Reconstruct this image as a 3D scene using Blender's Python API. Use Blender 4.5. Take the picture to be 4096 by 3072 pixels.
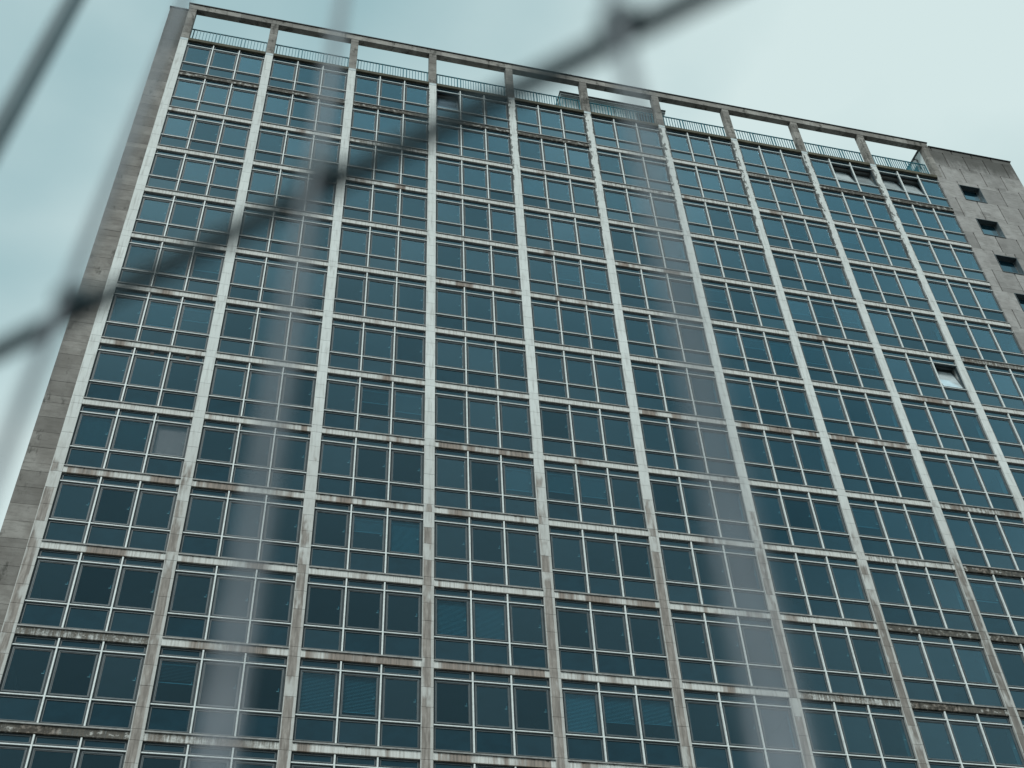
import bpy, bmesh, math, random
from mathutils import Matrix, Vector
random.seed(7)
for o in list(bpy.data.objects): bpy.data.objects.remove(o)
S = bpy.context.scene
COL = S.collection
R = math.radians

# ------------------------------------------------------------------ camera
ROT = Matrix(((0.971868783, -0.130186085, -0.196271881),
              (-0.231635105, -0.679128030, -0.696512955),
              (-0.042617441, 0.722382656, -0.690179000)))
ZT = 58.14                                   # height of the top of the highest window row
CAM = Vector((7.31005, -34.44267, -56.48597 + ZT))
cd = bpy.data.cameras.new('camera'); cam = bpy.data.objects.new('camera', cd); COL.objects.link(cam)
cam.matrix_world = Matrix.Translation(CAM) @ ROT.to_4x4()
cd.sensor_width = 36.0; cd.lens = 4617.01 / 4096 * 36
cd.clip_start = 0.01; cd.clip_end = 6000
cd.dof.use_dof = True; cd.dof.focus_distance = 62.0
cd.dof.aperture_fstop = 8.5; cd.dof.aperture_blades = 0
S.camera = cam
S.render.resolution_x = 1024; S.render.resolution_y = 768

# ------------------------------------------------------------------ sky and sun
SUN_EL, SUN_AZ = R(47), R(214)               # azimuth clockwise from +Y
w = bpy.data.worlds.new('World'); S.world = w; w.use_nodes = True
nt = w.node_tree; nt.nodes.clear()
N = nt.nodes.new; L = nt.links.new
out = N('ShaderNodeOutputWorld'); bg = N('ShaderNodeBackground'); bg.inputs['Strength'].default_value = 0.06
sky = N('ShaderNodeTexSky'); sky.sky_type = 'NISHITA'; sky.sun_disc = False
sky.sun_elevation = SUN_EL; sky.sun_rotation = SUN_AZ; sky.air_density = 1.0; sky.dust_density = 2.5
tc = N('ShaderNodeTexCoord'); mp = N('ShaderNodeMapping'); mp.inputs['Scale'].default_value = (1.0, 1.0, 1.7)
mp.inputs['Location'].default_value = (5.2, 0.7, 2.9)
n1 = N('ShaderNodeTexNoise'); n1.inputs['Scale'].default_value = 2.0; n1.inputs['Detail'].default_value = 3; n1.inputs['Roughness'].default_value = 0.5
n1.inputs['Distortion'].default_value = 0.4
n2 = N('ShaderNodeTexNoise'); n2.inputs['Scale'].default_value = 5.5; n2.inputs['Detail'].default_value = 6; n2.inputs['Roughness'].default_value = 0.55
L(tc.outputs['Generated'], mp.inputs['Vector']); L(mp.outputs[0], n1.inputs['Vector']); L(mp.outputs[0], n2.inputs['Vector'])
ad = N('ShaderNodeMath'); ad.operation = 'MULTIPLY_ADD'; ad.inputs[1].default_value = 0.12; L(n2.outputs['Fac'], ad.inputs[0]); L(n1.outputs['Fac'], ad.inputs[2])
cr = N('ShaderNodeValToRGB')                  # overcast: thin grey undersides to bright white cloud
cr.color_ramp.elements[0].position = 0.33; cr.color_ramp.elements[0].color = (3.0, 4.85, 5.2, 1)
cr.color_ramp.elements[1].position = 0.66; cr.color_ramp.elements[1].color = (6.75, 8.15, 8.05, 1)
L(ad.outputs[0], cr.inputs['Fac'])
mx = N('ShaderNodeMix'); mx.data_type = 'RGBA'; mx.inputs[0].default_value = 0.90
L(sky.outputs[0], mx.inputs[6]); L(cr.outputs[0], mx.inputs[7])
L(mx.outputs[2], bg.inputs['Color']); L(bg.outputs[0], out.inputs['Surface'])

sd = bpy.data.lights.new('sun', 'SUN'); sun = bpy.data.objects.new('sun', sd); COL.objects.link(sun)
sd.energy = 1.5; sd.angle = R(20); sd.color = (0.95, 1.0, 0.98)
sdir = Vector((math.sin(SUN_AZ) * math.cos(SUN_EL), math.cos(SUN_AZ) * math.cos(SUN_EL), math.sin(SUN_EL)))
sun.rotation_euler = sdir.to_track_quat('Z', 'Y').to_euler(); sun.location = (0, -60, 120)

S.view_settings.view_transform = 'Standard'; S.view_settings.look = 'None'
S.view_settings.gamma = 1.0; S.view_settings.exposure = 0.82
S.view_settings.use_curve_mapping = False
S.render.engine = 'CYCLES'
S.cycles.max_bounces = 5; S.cycles.diffuse_bounces = 2; S.cycles.glossy_bounces = 2; S.cycles.transparent_max_bounces = 8

# ------------------------------------------------------------------ materials
class NT:
    def __init__(s, name):
        s.m = bpy.data.materials.new(name); s.m.use_nodes = True
        s.t = s.m.node_tree; s.t.nodes.clear()
        s.out = s.t.nodes.new('ShaderNodeOutputMaterial')
    def n(s, typ, **kw):
        x = s.t.nodes.new(typ)
        for k, v in kw.items(): setattr(x, k, v)
        return x
    def l(s, a, b): s.t.links.new(a, b)
    def put(s, v, sock):
        if isinstance(v, (int, float, tuple)): sock.default_value = v
        else: s.l(v, sock)
    def math(s, op, a, b=0.0, c=0.0, clamp=False):
        x = s.n('ShaderNodeMath', operation=op, use_clamp=clamp)
        s.put(a, x.inputs[0]); s.put(b, x.inputs[1])
        if op in ('MULTIPLY_ADD',): s.put(c, x.inputs[2])
        return x.outputs[0]
    def step(s, v, a, b):                     # smooth 0..1 ramp between a and b
        x = s.n('ShaderNodeMapRange', interpolation_type='SMOOTHSTEP')
        s.put(v, x.inputs[0]); s.put(a, x.inputs[1]); s.put(b, x.inputs[2]); x.inputs[3].default_value = 0; x.inputs[4].default_value = 1
        return x.outputs[0]
    def mix(s, f, a, b):
        x = s.n('ShaderNodeMix', data_type='RGBA')
        s.put(f, x.inputs[0]); s.put(a, x.inputs[6]); s.put(b, x.inputs[7])
        return x.outputs[2]
    def noise(s, vec, scale, detail=4, rough=0.55, dist=0.0):
        x = s.n('ShaderNodeTexNoise'); s.l(vec, x.inputs['Vector'])
        x.inputs['Scale'].default_value = scale; x.inputs['Detail'].default_value = min(detail, 4.5)
        x.inputs['Roughness'].default_value = rough; x.inputs['Distortion'].default_value = dist
        return x.outputs['Fac']
    def scale(s, vec, sc, off=None):
        x = s.n('ShaderNodeMapping'); s.l(vec, x.inputs['Vector']); x.inputs['Scale'].default_value = sc
        if off is not None: s.l(off, x.inputs['Location'])
        return x.outputs[0]
    def pbr(s, col, rough=0.8, metal=0.0, bump=None, bstr=0.15, bdist=0.02, spec=0.5):
        b = s.n('ShaderNodeBsdfPrincipled')
        s.put(col, b.inputs['Base Color']); s.put(rough, b.inputs['Roughness']); b.inputs['Metallic'].default_value = metal
        b.inputs['Specular IOR Level'].default_value = spec
        if bump is not None:
            k = s.n('ShaderNodeBump'); k.inputs['Strength'].default_value = bstr; k.inputs['Distance'].default_value = bdist
            s.l(bump, k.inputs['Height']); s.l(k.outputs[0], b.inputs['Normal'])
        s.l(b.outputs[0], s.out.inputs['Surface'])
        return s.m

M = {}
PITCH = 4.487266; CW = 0.417; ST = 3.3; CLR = PITCH - CW
PAINT = (0.66, 0.685, 0.665, 1); BARE = (0.265, 0.235, 0.21, 1); GRIME = (0.035, 0.034, 0.029, 1)

def mat_column():
    k = NT('weathered_painted_column')
    pos = k.n('ShaderNodeNewGeometry').outputs['Position']
    sp = k.n('ShaderNodeSeparateXYZ'); k.l(pos, sp.inputs[0]); X, Y, Z = sp.outputs
    xr = k.math('DIVIDE', k.math('MODULO', k.math('ADD', X, CW / 2 + PITCH * 4), PITCH), CW)     # 0..1 across the column
    rnd = k.n('ShaderNodeObjectInfo').outputs['Random']
    tone = k.noise(pos, 1.7, 5, 0.6)
    streak = k.noise(k.scale(pos, (9, 9, 0.9)), 1.0, 5, 0.6)
    base = k.mix(k.step(streak, 0.45, 0.75), PAINT, (0.45, 0.455, 0.435, 1))
    base = k.mix(k.math('MULTIPLY', rnd, 0.22), base, (0.42, 0.42, 0.40, 1))
    # bare brown stone where the paint has gone, mostly on the lower storeys
    low = k.step(Z, 37.0, 24.0)
    soil_and_falloff = k.math('MULTIPLY', low, k.math('MULTIPLY_ADD', tone, 0.9, 0.15, clamp=True))  # dirt on the lower storeys, with lens falloff darkening mixed into the colour
    base = k.mix(soil_and_falloff, base, (0.36, 0.34, 0.315, 1))
    nb = k.noise(k.scale(pos, (1.4, 1.4, 0.55)), 1.0, 3, 0.6)
    nb = k.math('ADD', nb, k.math('MULTIPLY', k.math('SUBTRACT', rnd, 0.5), 0.20))
    thr = k.math('SUBTRACT', 0.86, k.math('MULTIPLY', low, 0.56))
    edge_n = k.math('MULTIPLY', k.math('SUBTRACT', k.noise(k.scale(pos, (0.6, 0.6, 2.0)), 1.0, 4), 0.5), 0.16)
    xe = k.math('ADD', xr, edge_n)
    inner = k.math('MULTIPLY', k.step(xe, 0.04, 0.10), k.step(xe, 0.80, 0.74))
    nb2 = k.noise(k.scale(pos, (7, 7, 1.1)), 1.0, 4, 0.65)
    nb = k.math('ADD', nb, k.math('MULTIPLY', k.math('SUBTRACT', nb2, 0.5), 0.45))
    m1 = k.math('MULTIPLY', k.step(nb, thr, k.math('ADD', thr, 0.17)), inner)
    blot = k.noise(k.scale(pos, (6, 6, 3)), 1.0, 6, 0.65)
    brown = k.mix(k.step(blot, 0.40, 0.72), BARE, (0.37, 0.335, 0.305, 1))
    brown = k.mix(k.step(streak, 0.35, 0.62), (0.165, 0.142, 0.125, 1), brown)
    m1 = k.math('MULTIPLY', m1, k.math('SUBTRACT', 1.0, k.math('MULTIPLY', k.step(blot, 0.68, 0.76), 0.8)))
    far = k.math('MULTIPLY', k.step(X, 22.0, 40.0), low)
    brown = k.mix(k.math('MULTIPLY', far, 0.65), brown, (0.105, 0.095, 0.083, 1))
    c = k.mix(k.math('MULTIPLY', m1, 0.92), base, brown)
    # black grime creeping in from the edges near the roof
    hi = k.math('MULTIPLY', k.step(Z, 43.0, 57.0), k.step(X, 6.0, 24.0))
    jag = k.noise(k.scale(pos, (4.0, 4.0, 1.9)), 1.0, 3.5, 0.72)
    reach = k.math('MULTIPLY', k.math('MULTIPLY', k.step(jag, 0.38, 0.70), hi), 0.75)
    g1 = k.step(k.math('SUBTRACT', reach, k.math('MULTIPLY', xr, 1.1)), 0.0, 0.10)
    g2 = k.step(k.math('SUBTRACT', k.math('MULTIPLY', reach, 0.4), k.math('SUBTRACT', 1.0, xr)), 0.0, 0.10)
    side = k.step(Y, 0.004, 0.03)             # sides of the column set darker than its front
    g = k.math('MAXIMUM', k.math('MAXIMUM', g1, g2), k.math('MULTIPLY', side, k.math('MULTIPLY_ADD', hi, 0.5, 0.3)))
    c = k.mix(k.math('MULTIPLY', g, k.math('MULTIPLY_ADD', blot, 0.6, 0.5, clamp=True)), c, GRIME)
    fine = k.noise(pos, 22, 4, 0.7)
    c = k.mix(k.math('MULTIPLY', k.step(fine, 0.58, 0.72), 0.30), c, (0.12, 0.11, 0.10, 1))
    return k.pbr(c, 0.85, bump=fine, bstr=0.3, bdist=0.01, spec=0.25)

def mat_spandrel():
    k = NT('streaked_painted_concrete')
    tcn = k.n('ShaderNodeTexCoord').outputs['Object']
    oi = k.n('ShaderNodeObjectInfo'); rnd = oi.outputs['Random']
    cs = k.n('ShaderNodeSeparateColor'); k.l(oi.outputs['Color'], cs.inputs[0]); moss, brn = cs.outputs[0], cs.outputs[1]
    off = k.n('ShaderNodeCombineXYZ'); k.l(k.math('MULTIPLY', rnd, 91.0), off.inputs[0]); k.l(k.math('MULTIPLY', rnd, 37.0), off.inputs[2])
    sp = k.n('ShaderNodeSeparateXYZ'); k.l(tcn, sp.inputs[0]); X, Y, Z = sp.outputs
    drip = k.noise(k.scale(tcn, (4.2, 3, 0.5), off.outputs[0]), 1.0, 4, 0.62)
    patch = k.noise(k.scale(tcn, (0.75, 0.5, 0.12), off.outputs[0]), 1.0, 2, 0.5)
    blot = k.noise(k.scale(tcn, (5, 5, 6), off.outputs[0]), 1.0, 6, 0.65)
    streak = k.noise(k.scale(tcn, (14, 4, 0.8), off.outputs[0]), 1.0, 5, 0.65)
    c = k.mix(k.step(streak, 0.42, 0.70), (0.60, 0.605, 0.58, 1), (0.38, 0.365, 0.34, 1))
    # brown bare lengths with streaky edges; the ends by the columns stay painted
    ends = k.math('MULTIPLY', k.step(X, 0.14, 0.17), k.step(X, CLR - 0.14, CLR - 0.17))
    th = k.math('SUBTRACT', 0.70, k.math('MULTIPLY', brn, 0.36))
    mb = k.math('MULTIPLY', k.step(k.math('ADD', patch, k.math('MULTIPLY', k.math('SUBTRACT', drip, 0.5), 0.35)), th, k.math('ADD', th, 0.13)), ends)
    bc = k.mix(k.step(streak, 0.38, 0.62), (0.135, 0.110, 0.094, 1), (0.29, 0.235, 0.20, 1))
    c = k.mix(k.math('MULTIPLY', mb, 0.9), c, bc)
    # rust-tinted lower arris
    c = k.mix(k.math('MULTIPLY', k.step(Z, 0.05, 0.0), 0.35), c, (0.25, 0.17, 0.11, 1))
    # black drips from under the sill and moss
    dep = k.math('SUBTRACT', 0.27, Z)
    reach = k.math('MULTIPLY', k.step(drip, 0.48, 0.75), 0.085)
    edge = k.step(k.math('SUBTRACT', reach, dep), -0.008, 0.02)
    sm = k.math('MULTIPLY', k.math('ADD', k.math('SUBTRACT', blot, 0.5), k.math('MULTIPLY', k.math('SUBTRACT', streak, 0.5), 0.9)), 0.75)
    mo = k.step(k.math('SUBTRACT', k.math('ADD', moss, sm), k.math('MULTIPLY', dep, 0.35)), 0.30, 0.62)
    md = k.math('MAXIMUM', k.math('MULTIPLY', edge, 0.85), k.math('MULTIPLY', mo, 0.93))
    hole = k.math('MULTIPLY', k.step(k.math('MULTIPLY_ADD', patch, 0.4, blot), 0.74, 0.84), 0.7)
    gm = k.mix(k.step(k.math('ADD', k.math('MULTIPLY', blot, 0.5), k.math('MULTIPLY', streak, 0.5)), 0.40, 0.62), (0.026, 0.025, 0.021, 1), (0.125, 0.108, 0.088, 1))
    c = k.mix(k.math('MULTIPLY', md, k.math('SUBTRACT', 1.0, hole)), c, gm)
    fine = k.noise(tcn, 24, 4, 0.7)
    c = k.mix(k.math('MULTIPLY', k.step(fine, 0.60, 0.74), 0.4), c, (0.10, 0.09, 0.08, 1))
    return k.pbr(c, 0.88, bump=fine, bstr=0.35, bdist=0.012, spec=0.2)

def mat_stone(name, a, b, stain=0.5, brick=False, topz=None):
    k = NT(name)
    pos = k.n('ShaderNodeNewGeometry').outputs['Position']
    rnd = k.n('ShaderNodeObjectInfo').outputs['Random']
    sp = k.n('ShaderNodeSeparateXYZ'); k.l(pos, sp.inputs[0]); X, Y, Z = sp.outputs
    t = k.noise(pos, 1.1, 6, 0.62)
    lay = k.noise(k.scale(pos, (2.0, 2.0, 9.0)), 1.0, 5, 0.6)
    c = k.mix(k.step(t, 0.35, 0.68), a, b)
    c = k.mix(k.math('MULTIPLY', k.step(lay, 0.46, 0.66), 0.35), c, tuple(x * 0.55 for x in a[:3]) + (1,))
    c = k.mix(k.math('MULTIPLY', k.math('POWER', rnd, 1.6), 0.60), c, tuple(x * 0.55 for x in a[:3]) + (1,))
    if brick:
        br = k.n('ShaderNodeTexBrick'); cx = k.n('ShaderNodeCombineXYZ'); k.l(X, cx.inputs[0]); k.l(Z, cx.inputs[1]); k.l(cx.outputs[0], br.inputs['Vector'])
        br.inputs['Color1'].default_value = (0, 0, 0, 1); br.inputs['Color2'].default_value = (1, 1, 1, 1); br.inputs['Mortar'].default_value = (0.5, 0.5, 0.5, 1)
        br.inputs['Scale'].default_value = 1.0; br.inputs['Brick Width'].default_value = 0.71; br.inputs['Row Height'].default_value = 0.3667
        br.inputs['Mortar Size'].default_value = 0.006; br.inputs['Bias'].default_value = -0.2
        c = k.mix(k.math('MULTIPLY', k.step(br.outputs['Color'], 0.62, 0.9), 0.62), c, tuple(x * 0.42 for x in a[:3]) + (1,))
    st = k.noise(k.scale(pos, (2.3, 2.3, 0.9)), 1.0, 7, 0.70)
    mask = k.step(st, 0.66 - 0.16 * stain, 0.80 - 0.14 * stain)
    if topz is not None:
        mask = k.math('MAXIMUM', mask, k.math('MULTIPLY', k.step(k.math('ADD', Z, k.math('MULTIPLY', st, 2.4)), topz + 0.6, topz + 2.2), 0.9))
    c = k.mix(k.math('MULTIPLY', mask, 0.82), c, (0.045, 0.044, 0.038, 1))
    fine = k.noise(pos, 20, 5, 0.7)
    c = k.mix(k.math('MULTIPLY', k.step(fine, 0.55, 0.75), 0.35), c, tuple(x * 0.4 for x in a[:3]) + (1,))
    return k.pbr(c, 0.92, bump=fine, bstr=0.4, bdist=0.015, spec=0.2)

def mat_simple(name, col, rough=0.6, metal=0.0, var=0.15, scale=6.0, dirt=None, spec=0.5):
    k = NT(name)
    pos = k.n('ShaderNodeNewGeometry').outputs['Position']
    rnd = k.n('ShaderNodeObjectInfo').outputs['Random']
    n = k.noise(pos, scale, 5, 0.6)
    dk = tuple(x * (1 - var * 2) for x in col[:3]) + (1,)
    c = k.mix(k.step(n, 0.4, 0.75), col, dirt or dk)
    c = k.mix(k.math('MULTIPLY', rnd, var), c, dk)
    return k.pbr(c, rough, metal, bump=n, bstr=0.05, spec=spec)

def mat_glass(name, tint, r0, refl, dust=0.02, back=None):
    # clear (or back-painted) pane: Schlick reflection over what lies behind
    k = NT(name)
    g = k.n('ShaderNodeNewGeometry'); pos = g.outputs['Position']
    rnd = k.n('ShaderNodeObjectInfo').outputs['Random']
    wob = k.noise(pos, 0.55, 0, 0.5)
    bp = k.n('ShaderNodeBump'); bp.inputs['Strength'].default_value = 0.10; bp.inputs['Distance'].default_value = 0.02
    k.l(wob, bp.inputs['Height'])
    dp = k.n('ShaderNodeVectorMath', operation='DOT_PRODUCT'); k.l(g.outputs['Incoming'], dp.inputs[0]); k.l(g.outputs['Normal'], dp.inputs[1])
    cs = k.math('ABSOLUTE', dp.outputs['Value'])
    fr = k.math('MULTIPLY_ADD', k.math('POWER', k.math('SUBTRACT', 1.0, cs, clamp=True), 2.3), 1 - r0, r0)
    fr = k.math('MULTIPLY', fr, k.math('MULTIPLY_ADD', rnd, 0.55, 0.75))
    gl = k.n('ShaderNodeBsdfGlossy'); gl.inputs['Roughness'].default_value = 0.015; gl.inputs['Color'].default_value = refl
    k.l(bp.outputs[0], gl.inputs['Normal'])
    if back is None:
        b = k.n('ShaderNodeBsdfTransparent'); b.inputs['Color'].default_value = tint
        base = b.outputs[0]
    else:
        b = k.n('ShaderNodeBsdfDiffuse')
        nz = k.noise(k.scale(pos, (1.5, 1.5, 2.5)), 1.0, 5, 0.6)
        col = k.mix(k.step(nz, 0.35, 0.7), back, tuple(x * 0.72 for x in back[:3]) + (1,))
        k.l(k.mix(k.math('MULTIPLY', rnd, 0.35), col, tuple(x * 0.55 for x in back[:3]) + (1,)), b.inputs['Color']); base = b.outputs[0]
    ms = k.n('ShaderNodeMixShader'); k.l(fr, ms.inputs[0]); k.l(base, ms.inputs[1]); k.l(gl.outputs[0], ms.inputs[2])
    k.l(ms.outputs[0], k.out.inputs['Surface'])
    return k.m

M['column'] = mat_column()
M['spandrel'] = mat_spandrel()
M['beam'] = mat_stone('roof_beam_stone', (0.245, 0.23, 0.21, 1), (0.37, 0.355, 0.325, 1), 0.8)
M['post'] = mat_stone('roof_post_stone', (0.215, 0.20, 0.182, 1), (0.335, 0.318, 0.292, 1), 1.0)
M['wing'] = mat_stone('brown_side_stone', (0.21, 0.195, 0.178, 1), (0.305, 0.29, 0.268, 1), 0.6, topz=57.2)
M['tower'] = mat_stone('ashlar_cladding', (0.30, 0.285, 0.272, 1), (0.40, 0.385, 0.37, 1), 0.3, brick=True, topz=59.6)
M['cornice'] = mat_stone('mossy_cornice', (0.085, 0.08, 0.058, 1), (0.14, 0.128, 0.092, 1), 0.4)
M['coping'] = mat_simple('dark_coping', (0.02, 0.021, 0.022, 1), 0.7, var=0.1)
M['patch'] = mat_simple('pale_patch', (0.50, 0.56, 0.57, 1), 0.8, var=0.1)
M['bar'] = mat_simple('white_glazing_bar', (0.68, 0.715, 0.70, 1), 0.45, var=0.10, scale=9)
M['frame'] = mat_simple('dark_window_frame', (0.022, 0.036, 0.042, 1), 0.55, var=0.1)
M['sash'] = mat_simple('grey_sash', (0.080, 0.100, 0.108, 1), 0.5, var=0.15, scale=4)
M['sill'] = mat_simple('grey_metal_sill', (0.30, 0.30, 0.285, 1), 0.6, var=0.25, scale=5)
M['rail'] = mat_simple('teal_painted_rail', (0.008, 0.13, 0.17, 1), 0.5, var=0.1)
M['white'] = mat_simple('white_boarding', (0.60, 0.66, 0.66, 1), 0.7, var=0.12, scale=2)
M['blind'] = mat_simple('blind_slats', (0.55, 0.62, 0.62, 1), 0.6, var=0.05)
M['warm_blind'] = mat_simple('warm_blind_slats', (0.62, 0.57, 0.55, 1), 0.6, var=0.05)
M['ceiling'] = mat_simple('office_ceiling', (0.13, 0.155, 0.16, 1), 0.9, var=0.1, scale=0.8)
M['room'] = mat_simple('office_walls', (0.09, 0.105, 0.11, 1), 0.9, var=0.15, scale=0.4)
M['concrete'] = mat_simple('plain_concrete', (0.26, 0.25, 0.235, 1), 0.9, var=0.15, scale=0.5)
M['asphalt'] = mat_simple('asphalt', (0.05, 0.05, 0.052, 1), 0.9, var=0.2, scale=3)
M['wire'] = mat_simple('galvanised_wire', (0.25, 0.26, 0.28, 1), 0.36, 0.95, var=0.12, scale=60)
M['rod_shaded_wire'] = mat_simple('dark_rod_and_wire_shade', (0.045, 0.080, 0.092, 1), 0.55, var=0.1, scale=40)
M['steel'] = mat_simple('galvanised_post', (0.42, 0.44, 0.45, 1), 0.45, 0.7, var=0.15, scale=20)
M['handle'] = mat_simple('window_handle', (0.30, 0.34, 0.33, 1), 0.4, var=0.05)
M['vent'] = mat_simple('vent_black', (0.012, 0.014, 0.016, 1), 0.7, var=0.1)
M['pipe'] = mat_simple('black_pipe', (0.02, 0.022, 0.025, 1), 0.5, var=0.1)
M['glass'] = mat_glass('clear_teal_glass', (0.46, 0.70, 0.77, 1), 0.030, (0.56, 0.84, 0.98, 1))
M['painted_reflection'] = mat_glass('painted_sky_reflection_glass', None, 0.04, (0.56, 0.84, 0.98, 1), back=(0.80, 0.88, 0.90, 1))  # pale opaque back stands in for bright sky mirrored in the tilted panes
M['painted_reflection_dim'] = mat_glass('painted_dim_reflection_glass', None, 0.04, (0.56, 0.84, 0.98, 1), back=(0.13, 0.18, 0.22, 1))  # same stand-in for a dimmer sky reflection, painted grey-blue
M['clear'] = mat_glass('clear_neutral_glass', (0.74, 0.75, 0.76, 1), 0.030, (0.56, 0.84, 0.98, 1))
M['apron'] = mat_glass('back_painted_glass', None, 0.030, (0.56, 0.84, 0.98, 1), back=(0.007, 0.029, 0.043, 1))

# ------------------------------------------------------------------ mesh helpers
def box_into(bm, x0, x1, y0, y1, z0, z1, bev=0.0):
    vs = [bm.verts.new(p) for p in ((x0,y0,z0),(x1,y0,z0),(x1,y1,z0),(x0,y1,z0),(x0,y0,z1),(x1,y0,z1),(x1,y1,z1),(x0,y1,z1))]
    fs = [bm.faces.new([vs[i] for i in f]) for f in ((0,3,2,1),(4,5,6,7),(0,1,5,4),(1,2,6,5),(2,3,7,6),(3,0,4,7))]
    return vs, fs
def ring_into(bm, x0, x1, z0, z1, wd, y0, y1):
    box_into(bm, x0, x0 + wd, y0, y1, z0, z1); box_into(bm, x1 - wd, x1, y0, y1, z0, z1)
    box_into(bm, x0 + wd, x1 - wd, y0, y1, z0, z0 + wd); box_into(bm, x0 + wd, x1 - wd, y0, y1, z1 - wd, z1)
def prism_into(bm, prof, x0, x1):             # (y,z) profile run along x
    a = [bm.verts.new((x0, y, z)) for y, z in prof]; b = [bm.verts.new((x1, y, z)) for y, z in prof]
    n = len(prof)
    bm.faces.new(a[::-1]); bm.faces.new(b)
    for i in range(n): bm.faces.new((a[i], a[(i + 1) % n], b[(i + 1) % n], b[i]))
def tube_into(bm, p0, p1, r, seg=10):
    p0, p1 = Vector(p0), Vector(p1); d = (p1 - p0).normalized()
    u = d.orthogonal().normalized(); v = d.cross(u)
    A = [bm.verts.new(p0 + r * (math.cos(t) * u + math.sin(t) * v)) for t in [2 * math.pi * i / seg for i in range(seg)]]
    B = [bm.verts.new(p1 + r * (math.cos(t) * u + math.sin(t) * v)) for t in [2 * math.pi * i / seg for i in range(seg)]]
    for i in range(seg):
        f = bm.faces.new((A[i], A[(i + 1) % seg], B[(i + 1) % seg], B[i])); f.smooth = True
    bm.faces.new(A[::-1]); bm.faces.new(B)
def mesh(name, build, mat, bevel=0.0):
    bm = bmesh.new(); build(bm)
    if bevel: bmesh.ops.bevel(bm, geom=list(bm.edges), offset=bevel, segments=1, affect='EDGES')
    bmesh.ops.recalc_face_normals(bm, faces=bm.faces)
    me = bpy.data.meshes.new(name); bm.to_mesh(me); bm.free(); me.materials.append(mat)
    return me
def link(name, me, parent=None, loc=(0, 0, 0), rot=None):
    # loc is in the world; parents are never rotated or scaled
    o = bpy.data.objects.new(name, me); COL.objects.link(o)
    l = Vector(loc)
    if parent is not None:
        o.parent = parent; l = l - WLOC[parent.name]
    o.location = l; WLOC[o.name] = Vector(loc)
    if rot: o.rotation_euler = rot
    return o
WLOC = {}
def boxobj(name, mat, parent, x0, x1, y0, y1, z0, z1, bevel=0.0):
    return link(name, mesh(name, lambda bm: box_into(bm, 0, x1 - x0, 0, y1 - y0, 0, z1 - z0), mat, bevel), parent, (x0, y0, z0))
def thing(name, label, cat, loc, group=None):
    o = link(name, None, None, loc); o.empty_display_size = 0.5
    o['label'] = label; o['category'] = cat
    if group: o['group'] = group
    return o
def tag(o, label, cat, group=None):
    o['label'] = label; o['category'] = cat
    if group: o['group'] = group
    return o
def project(p):
    q = ROT.transposed() @ (Vector(p) - CAM)
    if q.z > -0.01: return None
    return (512 + 1154.25 * q.x / -q.z, 384 - 1154.25 * q.y / -q.z)
def seen_area(x0, x1, z0, z1, y=0.05):
    ps = [project(c) for c in ((x0, y, z0), (x1, y, z0), (x1, y, z1), (x0, y, z1))]
    if any(p is None for p in ps): return 0.0
    a = abs(sum(ps[i][0] * ps[(i + 1) % 4][1] - ps[(i + 1) % 4][0] * ps[i][1] for i in range(4))) / 2
    g = 0
    for i in range(4):
        for j in range(4):
            u, v = (i + .5) / 4, (j + .5) / 4
            q = project((x0 + (x1 - x0) * u, y, z0 + (z1 - z0) * v))
            if 0 <= q[0] <= 1024 and 0 <= q[1] <= 768: g += 1
    return a * g / 16
# pieces that repeat by the hundred: the 300 that show largest are parts, the rest one joined part
PIECES = {}
def piece(kind, me, parent, loc, area, rot=None, force=False):
    PIECES.setdefault(kind, []).append((1e9 if force else area, me, parent, loc, rot))
def flush_pieces(root, cap=300):
    for kind, lst in PIECES.items():
        lst.sort(key=lambda t: -t[0])
        keep = [t for t in lst[:cap] if t[0] > 0]; rest = lst[len(keep):]
        for a, me, par, loc, rot in keep: link(kind, me, par, loc, rot)
        if rest:
            bm = bmesh.new()
            for a, me, par, loc, rot in rest:
                t = bm.verts[:] ; n0 = len(bm.verts)
                bm.from_mesh(me); bm.verts.ensure_lookup_table()
                d = Vector(loc)
                if rot:
                    rm = Matrix.Rotation(rot[0], 3, 'X')
                    for v in bm.verts[n0:]: v.co = rm @ v.co
                for v in bm.verts[n0:]: v.co += d - WLOC[root.name]
            me = bpy.data.meshes.new(kind); bm.to_mesh(me); bm.free(); me.materials.append(rest[0][1].materials[0])
            o = link(kind, me, root, WLOC[root.name]); o['kind'] = 'stuff'

# ------------------------------------------------------------------ ground
gm = mesh('ground', lambda bm: bm.faces.new([bm.verts.new(p) for p in ((-3000, -3000, 0), (3000, -3000, 0), (3000, 3000, 0), (-3000, 3000, 0))]), M['asphalt'])
g = link('ground', gm); g['kind'] = 'structure'

# ------------------------------------------------------------------ office tower
NB, NR = 10, 17
X0, X1 = -1.2, 50.93
XR = NB * PITCH - CW / 2                      # right edge of the last bay
DEPTH = 13.0
tower = thing('office_tower', 'tall grey office block with pale concrete grid and teal glass windows', 'building', (22.4, 0, 0))

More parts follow.
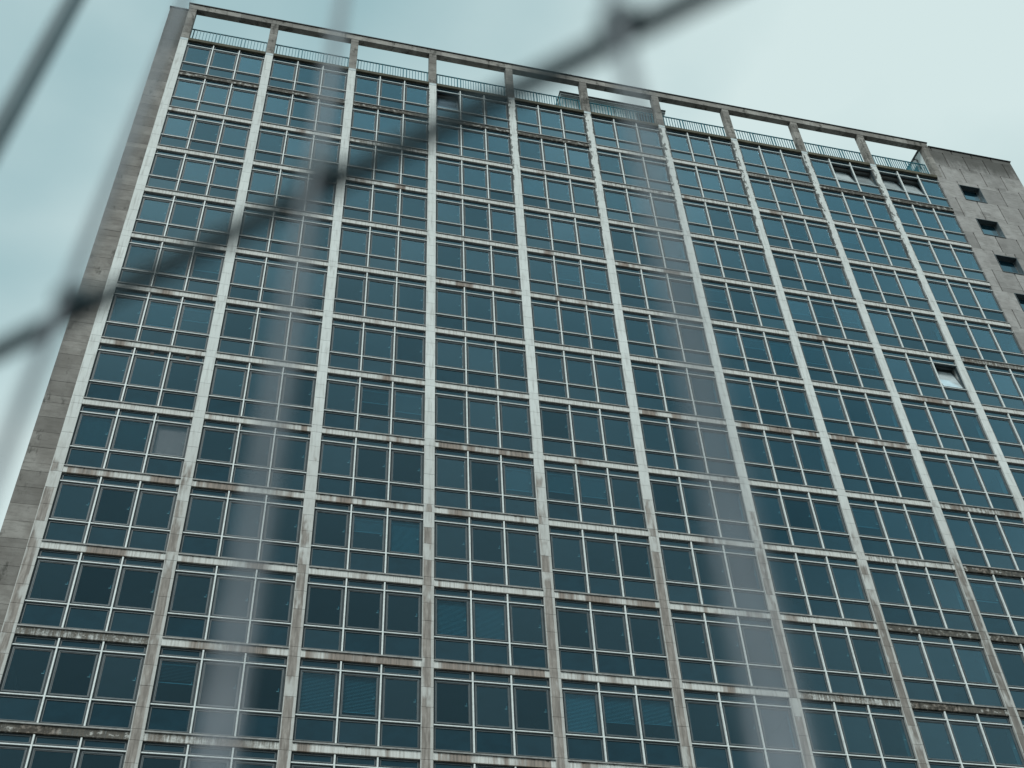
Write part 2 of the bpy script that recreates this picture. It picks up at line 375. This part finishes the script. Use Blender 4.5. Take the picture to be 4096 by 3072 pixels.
# columns and their stone blocks
BL = [0.0, -0.733, -1.467, -2.2, -2.933, -3.3]
def block_mesh(h): return mesh('column_block', lambda bm: box_into(bm, -CW / 2 + 0.001, CW / 2 - 0.001, 0, 0.07, -h + 0.011, 0), M['column'])
BM_TALL, BM_SHORT = block_mesh(0.7334), block_mesh(0.367)
cols = []
for i in range(NB + 1):
    c = boxobj('column', M['column'], tower, i * PITCH - CW / 2 + 0.004, i * PITCH + CW / 2 - 0.004, 0.022, 0.50, 0.0, ZT + 0.22)
    cols.append(c)
    if i == NB: continue
    for r in range(NR):
        for q in range(5):
            zt = ZT - r * ST + BL[q]; h = BL[q] - BL[q + 1]
            jit = random.uniform(-0.002, 0.002)
            piece('column_block', BM_TALL if q < 4 else BM_SHORT, c, (i * PITCH, jit, zt),
                  seen_area(i * PITCH - CW / 2, i * PITCH + CW / 2, zt - h, zt))
    link('pale_patch', mesh('pale_patch', lambda bm: box_into(bm, -CW / 2 - 0.002, CW / 2 + 0.002, -0.004, 0.07, 0.0, 0.205), M['patch'], 0.006), c, (i * PITCH, 0, ZT + 0.012))

# spandrels, one per bay and storey
spm = mesh('spandrel', lambda bm: box_into(bm, 0, CLR, 0, 0.34, 0, 0.27), M['spandrel'], 0.006)
MOSS = {(0,1):.75,(1,1):.8,(2,1):.9,(3,1):1,(4,1):1,(5,1):.3,(6,1):.25,(7,1):.6,(8,1):.8,(9,1):.95,(2,2):.55,(8,2):.2,(4,2):.1,(5,2):.45,(6,2):.4,(7,2):.35,(5,3):.35,
        (9,5):.6,(9,4):.3,(8,8):.5,(9,8):.8,(7,9):.45,(8,9):.8,(9,9):.9,(6,10):.3,(7,10):.8,(8,10):.95,(9,10):.9,(5,11):.3,(6,11):.55,(7,11):.9,(8,11):.95,(0,11):.6,(0,12):.7,(1,12):.5,(6,12):.8,(7,12):.95}
BRN = {(3,8):1.0,(2,8):.7,(6,7):.9,(5,7):.5,(0,9):.8,(1,11):.9,(2,11):.9,(1,8):.6,(4,10):.9,(3,11):.9,(0,10):.7,(1,10):.6,(8,7):.5,(7,7):.55,(0,4):.5,(1,4):.6,(2,7):.5,(0,6):.4,(3,5):.55,(3,4):.4,(7,3):.1,(2,10):.3,(4,11):.5,(5,10):.6,(0,7):.45}
for b in range(NB):
    for s in range(1, NR + 1):
        o = link('spandrel', spm, tower, (b * PITCH + CW / 2, 0.006, ZT - s * ST))
        brn = BRN.get((b, s), random.choice([0.05, 0.15, 0.3, 0.45]) + 0.07 * max(0, s - 7)); brn = min(brn, 1)
        o.color = (MOSS.get((b, s), random.uniform(0.0, 0.22)), brn, 0, 1)

# windows
CC = (0.6635, CLR / 2, CLR - 0.6635); HW = 0.652
ZTR, ZB1, ZB2, ZAP = -0.33, -0.39, -2.02, -2.08
ZSL = -2.945
def build_frame(bm):
    for c in CC:
        ring_into(bm, c - HW, c + HW, ZTR - 0.002, -0.006, 0.045, 0.085, 0.15)
        ring_into(bm, c - HW, c + HW, ZB2 - 0.002, ZB1 + 0.002, 0.042, 0.088, 0.16)
        ring_into(bm, c - HW, c + HW, ZSL - 0.01, ZAP + 0.002, 0.045, 0.085, 0.15)
    for x in (0.0, CLR / 3, 2 * CLR / 3, CLR): box_into(bm, max(0.002, x - 0.06), min(CLR - 0.002, x + 0.06), 0.12, 0.20, ZSL, -0.004)
    for z in (-0.36, -2.05): box_into(bm, 0.003, CLR - 0.003, 0.121, 0.199, z - 0.04, z + 0.04)
WIN = mesh('window', build_frame, M['frame'])
MUL = mesh('mullion', lambda bm: box_into(bm, -0.027, 0.027, 0.0, 0.13, ZSL, -0.02), M['bar'], 0.004)
BAR = mesh('transom_bar', lambda bm: box_into(bm, 0.002, CLR - 0.002, 0.0, 0.10, -0.021, 0.021), M['bar'], 0.004)
SASH = mesh('sash', lambda bm: (ring_into(bm, -0.60, 0.60, 0.0, 1.54, 0.030, -0.020, 0.03), ring_into(bm, -0.570, 0.570, 0.030, 1.51, 0.030, -0.004, 0.03)), M['sash'])
BEADT = mesh('glazing_bead', lambda bm: ring_into(bm, -0.604, 0.604, 0.0, 0.232, 0.022, 0.0, 0.02), M['sash'])
BEADA = mesh('apron_bead', lambda bm: ring_into(bm, -0.604, 0.604, 0.0, 0.773, 0.024, 0.0, 0.02), M['sash'])
VPANE = mesh('window_pane', lambda bm: box_into(bm, -0.545, 0.545, 0, 0.006, 0.055, 1.485), M['glass'])
MPANE = mesh('tilted_pane', lambda bm: box_into(bm, -0.545, 0.545, 0, 0.006, 0.055, 1.485), M['painted_reflection'])
MPANE2 = mesh('tilted_pane', lambda bm: box_into(bm, -0.545, 0.545, 0, 0.006, 0.055, 1.485), M['painted_reflection_dim'])
NPANE = mesh('neutral_pane', lambda bm: box_into(bm, -0.545, 0.545, 0, 0.006, 0.055, 1.485), M['clear'])
TPANE = mesh('transom_pane', lambda bm: box_into(bm, -0.606, 0.606, 0, 0.006, 0.0, 0.235), M['apron'])
APANE = mesh('apron_pane', lambda bm: box_into(bm, -0.606, 0.606, 0, 0.006, 0.0, 0.775), M['apron'])
HAND = mesh('window_handle', lambda bm: (box_into(bm, 0.475, 0.50, -0.02, 0.0, 0.72, 0.83), box_into(bm, 0.42, 0.50, -0.03, -0.005, 0.70, 0.725)), M['handle'])
SILL = mesh('sill', lambda bm: prism_into(bm, [(-0.035, -0.030), (0.16, 0.0), (0.16, -0.083), (0.0, -0.083), (0.0, -0.074), (-0.035, -0.080)], 0.003, CLR - 0.003), M['sill'], 0.0)
OPEN = {(3,0,0):13, (8,0,1):16, (8,0,2):16, (9,0,0):16, (9,0,1):16, (8,5,2):14}
# blinds: (bay,row,light): (top gap, drop, slat tilt)
BLIND = {(0,5,2):(.1,.72,40),(0,6,1):(.1,1.15,25),(0,6,2):(.1,.6,40),(4,2,0):(.1,1.2,30),(4,4,1):(.1,.85,40),(4,4,2):(.1,.8,42),(6,1,1):(.0,1.5,62),(7,2,1):(.1,.9,45),
 (5,2,0):(.1,1.2,30),(6,4,0):(.1,.8,42),(6,4,2):(.1,1.1,38),(7,4,0):(.1,.75,38),(7,4,1):(.1,.7,40),(7,4,2):(.1,.8,40),(8,2,0):(.1,.6,40),(6,5,0):(.1,1.2,38),(6,5,1):(.1,.5,40),(6,5,2):(.1,1.5,55),
 (7,5,0):(.1,.95,36),(7,5,2):(.1,.8,45),(6,8,2):(.1,1.5,25),(7,8,0):(.1,.8,45),(0,8,1):(.0,1.5,30),(0,8,2):(.0,1.5,72),(0,8,0):(.0,1.5,18),
 (3,8,2):(.1,1.0,48),(4,8,0):(.1,.85,48),(4,8,1):(.1,.9,12),(2,9,2):(.1,1.3,50),(2,9,1):(.1,.5,45),(3,10,0):(.0,1.5,46),(3,10,1):(.0,1.5,44),(1,9,1):(.0,1.5,40),
 (2,11,0):(.0,1.5,40),(2,11,1):(.0,1.25,40),(4,11,0):(.0,1.5,48),(4,11,1):(.0,.9,42),(4,11,2):(.0,.85,42),(2,7,2):(.1,.9,30),(2,7,1):(.1,.6,45),(1,11,0):(.1,.6,20),(8,9,0):(.1,.7,25),(9,8,1):(.1,.9,30)}
def blind_mesh(gap, drop, tilt):
    def f(bm):
        n = int(drop / 0.05); t = R(tilt)
        for q in range(n):
            z = -gap - 0.05 * q; dy, dz = 0.026 * math.cos(t), 0.026 * math.sin(t)
            a = [(-0.545, -dy, z + dz), (0.545, -dy, z + dz), (0.545, dy, z - dz), (-0.545, dy, z - dz)]
            a = [(-0.545, -dy, z - dz), (0.545, -dy, z - dz), (0.545, dy, z + dz), (-0.545, dy, z + dz)]
            lo = [bm.verts.new(v) for v in a]; hi = [bm.verts.new((v[0], v[1], v[2] + 0.002)) for v in a]
            bm.faces.new(lo[::-1]); bm.faces.new(hi)
            for e in range(4): bm.faces.new((lo[e], lo[(e + 1) % 4], hi[(e + 1) % 4], hi[e]))
        box_into(bm, -0.55, 0.55, -0.02, 0.02, -gap + 0.03, -gap + 0.06)
        box_into(bm, -0.55, 0.55, -0.02, 0.02, -gap - drop - 0.02, -gap - drop)
    return mesh('blind', f, M['blind'] if tilt < 70 else M['warm_blind'])
for b in range(NB):
    for r in range(NR):
        x = b * PITCH + CW / 2; zt = ZT - r * ST
        wn = link('window', WIN, tower, (x, 0.0, zt))
        vis = seen_area(x, x + CLR, zt + ZSL, zt)
        for q in (1, 2): piece('mullion', MUL, wn, (x + CLR * q / 3, 0.022, zt), vis)
        for z in (-0.36, -2.05): piece('transom_bar', BAR, wn, (x, 0.034, zt + z), vis)
        link('sill', SILL, wn, (x, 0, zt + ZSL))
        for q, c in enumerate(CC):
            ar = seen_area(x + c - .6, x + c + .6, zt - 2.0, zt - .4)
            th = OPEN.get((b, r, q)); rot = (-R(th), 0, 0) if th else None
            zs = zt - 1.975
            piece('sash', SASH, wn, (x + c, 0.088, zs), ar, rot, bool(th))
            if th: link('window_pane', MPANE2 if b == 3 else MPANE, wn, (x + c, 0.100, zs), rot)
            elif (b, r, q) == (0, 8, 2): link('window_pane', NPANE, wn, (x + c, 0.100, zs))
            else: piece('window_pane', VPANE, wn, (x + c, 0.100, zs), ar)
            if not th: piece('window_handle', HAND, wn, (x + c, 0.132, zs), ar)
            piece('transom_pane', TPANE, wn, (x + c, 0.104, zt - 0.286), ar)
            piece('apron_pane', APANE, wn, (x + c, 0.104, zt - 2.899), ar)
            piece('transom_bead', BEADT, wn, (x + c, 0.080, zt - 0.284), ar)
            piece('apron_bead', BEADA, wn, (x + c, 0.080, zt - 2.898), ar)
            bl = BLIND.get((b, r, q))
            if bl: link('blind', blind_mesh(*bl), wn, (x + c, 0.21, zs + 1.48))
for q in (1, 2):                               # two small extract vents in the transom lights
    x = CW / 2 + CC[q]
    link('vent', mesh('vent', lambda bm: box_into(bm, -0.07, 0.07, 0, 0.03, 0, 0.16), M['vent']), tower, (x, 0.07, ZT - 7 * ST - 0.24))

# rooms behind the glass
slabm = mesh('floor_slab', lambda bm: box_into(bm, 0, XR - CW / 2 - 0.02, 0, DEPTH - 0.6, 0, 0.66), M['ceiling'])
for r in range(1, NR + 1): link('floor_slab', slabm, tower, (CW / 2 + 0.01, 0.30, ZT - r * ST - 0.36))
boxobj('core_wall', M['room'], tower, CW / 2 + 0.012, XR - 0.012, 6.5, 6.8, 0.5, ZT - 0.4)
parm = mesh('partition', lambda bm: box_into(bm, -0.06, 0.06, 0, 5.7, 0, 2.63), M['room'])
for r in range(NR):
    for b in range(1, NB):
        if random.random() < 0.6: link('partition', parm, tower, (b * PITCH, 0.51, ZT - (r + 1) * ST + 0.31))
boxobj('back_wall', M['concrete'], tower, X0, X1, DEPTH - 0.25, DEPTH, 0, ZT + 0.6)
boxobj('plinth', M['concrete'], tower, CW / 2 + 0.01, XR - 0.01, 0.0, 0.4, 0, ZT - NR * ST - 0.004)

# cornice, roof, railings, posts and beam
boxobj('roof_slab', M['concrete'], tower, CW / 2 + 0.004, XR - 0.004, 0.33, DEPTH - 0.26, ZT - 0.36, ZT + 0.70)
com = mesh('cornice', lambda bm: prism_into(bm, [(-0.03, 0.02), (0.32, 0.0), (0.32, 0.26), (-0.02, 0.26), (-0.03, 0.23)], 0.003, CLR - 0.003), M['cornice'])
BARM = mesh('rail_bar', lambda bm: box_into(bm, -0.016, 0.016, -0.016, 0.016, 0, 1.06), M['rail'])
POSM = mesh('rail_post', lambda bm: box_into(bm, -0.028, 0.028, -0.028, 0.028, 0, 1.14), M['rail'])
TOPM = mesh('top_rail', lambda bm: box_into(bm, 0, CLR + 0.2, -0.032, 0.032, 0, 0.055), M['rail'], 0.006)
YR = 0.42
for b in range(NB):
    x = b * PITCH + CW / 2
    link('cornice', com, tower, (x, 0.0, ZT))
    rl = link('railing', TOPM, tower, (x - 0.1, YR, ZT + 1.86))
    link('bottom_rail', TOPM, rl, (x - 0.1, YR, ZT + 0.78))
    for p in (0.10, 1.29, 1.48, 2.66, 2.85, 4.03): link('rail_post', POSM, rl, (x + p, YR, ZT + 0.705))
    for a, e, n in ((0.10, 1.29, 6), (1.48, 2.66, 7), (2.85, 4.03, 6)):
        for q in range(n): link('rail_bar', BARM, rl, (x + a + (e - a) * (q + 1) / (n + 1), YR, ZT + 0.82))
PBL = [0.225, 0.80, 1.55, 2.28, 3.01, 3.298]
for i in range(NB + 1):
    po = link('roof_post', mesh('roof_post', lambda bm: box_into(bm, -CW / 2 + 0.004, CW / 2 - 0.004, 0.02, 0.335, 0.24, 3.29), M['post']), tower, (i * PITCH, 0, ZT))
    for q in range(5):
        if i == 0 and False: continue
        link('post_block', mesh('post_block', lambda bm: box_into(bm, -CW / 2, CW / 2, 0.002, 0.34, PBL[q] + 0.005, PBL[q + 1] - 0.005), M['post'], 0.006), po, (i * PITCH, 0, ZT))
bx0, bx1 = -CW / 2 - 0.03, NB * PITCH + CW / 2 + 0.03
beam = boxobj('roof_beam', M['beam'], tower, bx0 + 0.01, bx1 - 0.01, 0.02, 0.33, ZT + 3.305, ZT + 3.74)
nbk = 32
for q in range(nbk):
    a, e = bx0 + (bx1 - bx0) * q / nbk, bx0 + (bx1 - bx0) * (q + 1) / nbk
    link('beam_block', mesh('beam_block', lambda bm: box_into(bm, 0.003, e - a - 0.003, 0, 0.345, 0, 0.446), M['beam'], 0.006), beam, (a, -0.008, ZT + 3.30))
boxobj('coping', M['coping'], tower, bx0 - 0.04, bx1 + 0.05, -0.06, 0.40, ZT + 3.75, ZT + 3.825, 0.008)

# left side strip of brown stone
wz = [3.20, 2.47, 1.73, 1.0, 0.367]
wing = boxobj('side_wall', M['wing'], tower, X0 + 0.01, -CW / 2 - 0.002, 0.17, DEPTH - 0.26, 0, ZT + 3.30)
wb, ws = {}, []
for q in range(4): ws.append((3.22 - 0.805 * q, 0.805))
for r in range(NR):
    for q in range(5): ws.append((-r * ST + BL[q], BL[q] - BL[q + 1]))
for zt, h in ws:
    key = round(h, 3)
    if key not in wb: wb[key] = mesh('side_block', lambda bm: box_into(bm, 0, -CW / 2 - 0.004 - X0, 0, 0.1, -h + 0.012, 0), M['wing'])
    link('side_block', wb[key], wing, (X0, 0.145 + random.uniform(-0.004, 0.004), ZT + zt))
boxobj('side_coping', M['coping'], tower, X0 - 0.05, -CW / 2 - 0.035, 0.10, 0.6, ZT + 3.30, ZT + 3.37, 0.008)

# right stair tower clad in ashlar slabs with small square windows
TX0 = XR + 0.002
stair = boxobj('stair_tower', M['concrete'], tower, TX0 + 0.006, X1 - 0.006, 0.44, DEPTH - 0.26, 0, ZT + 3.38)
slabs = {}
def slab(xa, xb, za, zb):
    xa, xb = max(xa, TX0), min(xb, X1)
    if xb - xa < 0.06: return
    key = (round(xb - xa, 3), round(zb - za, 3))
    gx = 0.036
    if key not in slabs:
        slabs[key] = mesh('cladding_slab', lambda bm: box_into(bm, gx if xa > TX0 else 0, xb - xa - (gx if xb < X1 else 0), 0, 0.41, 0.005, zb - za - 0.005), M['tower'])
    link('cladding_slab', slabs[key], stair, (xa, 0.012 + random.uniform(-0.004, 0.004), ZT + za))
SP = 1.415
def course(za, zb, off, skip=None):
    x = 43.87 + off
    while x < X1:
        if not (skip and abs(x - skip) < 0.05): slab(x, x + SP, za, zb)
        x += SP
course(3.0, 3.40, 0.0)
course(1.51, 3.0, 0.715); course(0.04, 1.51, 0.0)
WX = 43.87 + 0.715 + SP
for r in range(NR):
    z = -r * ST
    course(z - 0.30, z + 0.04, 0.0 if r % 2 else 0.715)
    course(z - 1.78, z - 0.30, 0.715, WX)
    course(z - 3.26, z - 1.78, 0.0)
boxobj('tower_coping', M['coping'], tower, XR + 0.46, X1 + 0.06, -0.05, 0.7, ZT + 3.402, ZT + 3.475, 0.008)
SWF = mesh('stair_window', lambda bm: (ring_into(bm, 0.02, SP - 0.02, 0.005, 1.475, 0.07, 0.28, 0.36),
      box_into(bm, -0.02, SP + 0.02, -0.03, 0.04, -0.02, 0.03), box_into(bm, -0.01, 0.025, -0.012, 0.28, 0.03, 1.47), box_into(bm, SP - 0.025, SP + 0.01, -0.012, 0.28, 0.03, 1.47), box_into(bm, -0.02, SP + 0.02, -0.016, 0.28, 1.45, 1.49)), M['sash'])
SWP = mesh('stair_pane', lambda bm: box_into(bm, 0.09, SP - 0.09, 0.31, 0.318, 0.075, 1.405), M['apron'])
for r in range(NR):
    o = link('stair_window', SWF, tower, (WX, 0.01, ZT - r * ST - 1.78))
    link('stair_pane', SWP, o, (WX, 0.01, ZT - r * ST - 1.78))
boxobj('white_side_wall', M['white'], tower, TX0 - 0.03, TX0 + 0.004, 0.345, 5.0, ZT + 0.71, ZT + 3.30)
boxobj('gutter', M['pipe'], tower, TX0 - 0.10, TX0 - 0.005, 0.36, 5.0, ZT + 3.305, ZT + 3.40)
def pipe_bm(bm):
    pts = [(0, 0, 0), (0, 0, 0.9), (0.0, 0.1, 1.2), (0, 0.35, 1.35)]
    for a, e in zip(pts, pts[1:]): tube_into(bm, a, e, 0.03, 8)
link('drain_pipe', mesh('drain_pipe', pipe_bm, M['pipe']), tower, (TX0 - 0.10, 0.75, ZT + 1.9))
# return railing on the roof at the right end
rr = link('return_railing', mesh('return_railing', lambda bm: box_into(bm, -0.03, 0.03, 0, 4.0, 0, 0.055), M['rail']), tower, (XR - 1.0, YR + 0.05, ZT + 1.86))
for q in range(24): link('rail_bar', BARM, rr, (XR - 1.0, YR + 0.15 + q * 0.16, ZT + 0.80))
boxobj('roof_door', M['rail'], tower, TX0 - 0.075, TX0 - 0.034, 1.0, 1.9, ZT + 0.71, ZT + 2.6)
flush_pieces(tower)

# ------------------------------------------------------------------ rooftop hut behind the railing
hx0, hx1, hy, hz = 21.30, 27.85, 1.0, ZT + 0.70
hut = thing('rooftop_hut', 'low white boarded hut with flat dark roof behind the roof railing', 'hut', (24.5, hy, hz))
boxobj('wall', M['white'], hut, hx0 + 0.08, hx1 - 0.08, hy, hy + 3.0, hz, hz + 2.30)
boxobj('fascia', M['white'], hut, hx0, hx1, hy - 0.12, hy + 3.1, hz + 2.302, hz + 2.52)
boxobj('roof', M['coping'], hut, hx0 - 0.05, hx1 + 0.05, hy - 0.18, hy + 3.15, hz + 2.522, hz + 2.60)
boxobj('fascia_trim', M['coping'], hut, hx0 - 0.01, hx1 + 0.01, hy - 0.135, hy - 0.122, hz + 2.31, hz + 2.35)
for q in range(9): boxobj('board_strip', M['sash'], hut, hx0 + 0.3 + q * 0.75, hx0 + 0.33 + q * 0.75, hy - 0.012, hy - 0.001, hz, hz + 2.29)
hw = boxobj('window_frame', M['sash'], hut, 26.0, 27.35, hy - 0.05, hy - 0.014, hz + 0.9, hz + 1.95)
boxobj('pane', M['apron'], hw, 26.08, 26.62, hy - 0.062, hy - 0.052, hz + 0.98, hz + 1.87)
boxobj('pane', M['apron'], hw, 26.72, 27.27, hy - 0.062, hy - 0.052, hz + 0.98, hz + 1.87)

# ------------------------------------------------------------------ wire mesh fence close to the camera
DV = Vector((0.02096, 0.05784, 0.99811)).normalized(); HD = Vector((-0.74101, 0.67149, 0.0)).normalized()
RC = ROT @ Vector(((1340 * 4096 / 2212 - 2048) / 4617.01, -(80 * 4096 / 2212 - 1536) / 4617.01, -1.0))
NODE = CAM + RC * 0.152747
base = NODE - DV * (NODE.z / DV.z)
fence = thing('wire_fence', 'blurred galvanised wire mesh fence close in front of the camera', 'fence', base)
FN = HD.cross(DV).normalized()
WR = 0.00105
vw = mesh('upright_wire', lambda bm: tube_into(bm, (0, 0, 0), DV * 2.45, WR, 12), M['wire'])
for i in range(-22, 3): link('upright_wire', vw, fence, base + HD * (0.05 * i) + DV * 0.02)
hwm = mesh('cross_wire', lambda bm: tube_into(bm, -HD * 1.14, HD * 0.135, 0.0018, 12), M['rod_shaded_wire'])  # shade on the wire undersides put into this darker colour
OFF = FN * 0.0036
best = min(range(-200, 201), key=lambda d: abs((lambda q: q[1] + 0.48 * q[0])(project(NODE + OFF + DV * d * 0.0001)) - (37.04 + 0.48 * 620.3)))
h0 = (NODE - base).length + best * 0.0001
for j in range(-4, 3):
    link('cross_wire', hwm, fence, base + DV * (h0 + 0.3 * j) + OFF)
km = mesh('weld_knot', lambda bm: bmesh.ops.create_icosphere(bm, subdivisions=2, radius=0.0034), M['rod_shaded_wire'])
for j in range(-4, 3):
    for i in range(-22, 3): link('weld_knot', km, fence, base + HD * (0.05 * i) + DV * (h0 + 0.3 * j) + OFF * 0.5)
pm = mesh('post', lambda bm: tube_into(bm, (0, 0, -0.05), DV * 2.5, 0.03, 16), M['steel'])
link('post', pm, fence, base + HD * -1.17 - FN * 0.04)

# dark stay rods standing behind the edge of the mesh
for px, py, dep in ((36, 66, 0.33),):
    P0 = CAM + ROT @ Vector(((px - 512) / 1154.25, -(py - 384) / 1154.25, -1.0)) * dep
    b0 = P0 - DV * (P0.z / DV.z)
    link('stay_rod', mesh('stay_rod', lambda bm: tube_into(bm, (0, 0, 0), DV * 2.6, 0.0030, 14), M['rod_shaded_wire']), fence, b0)
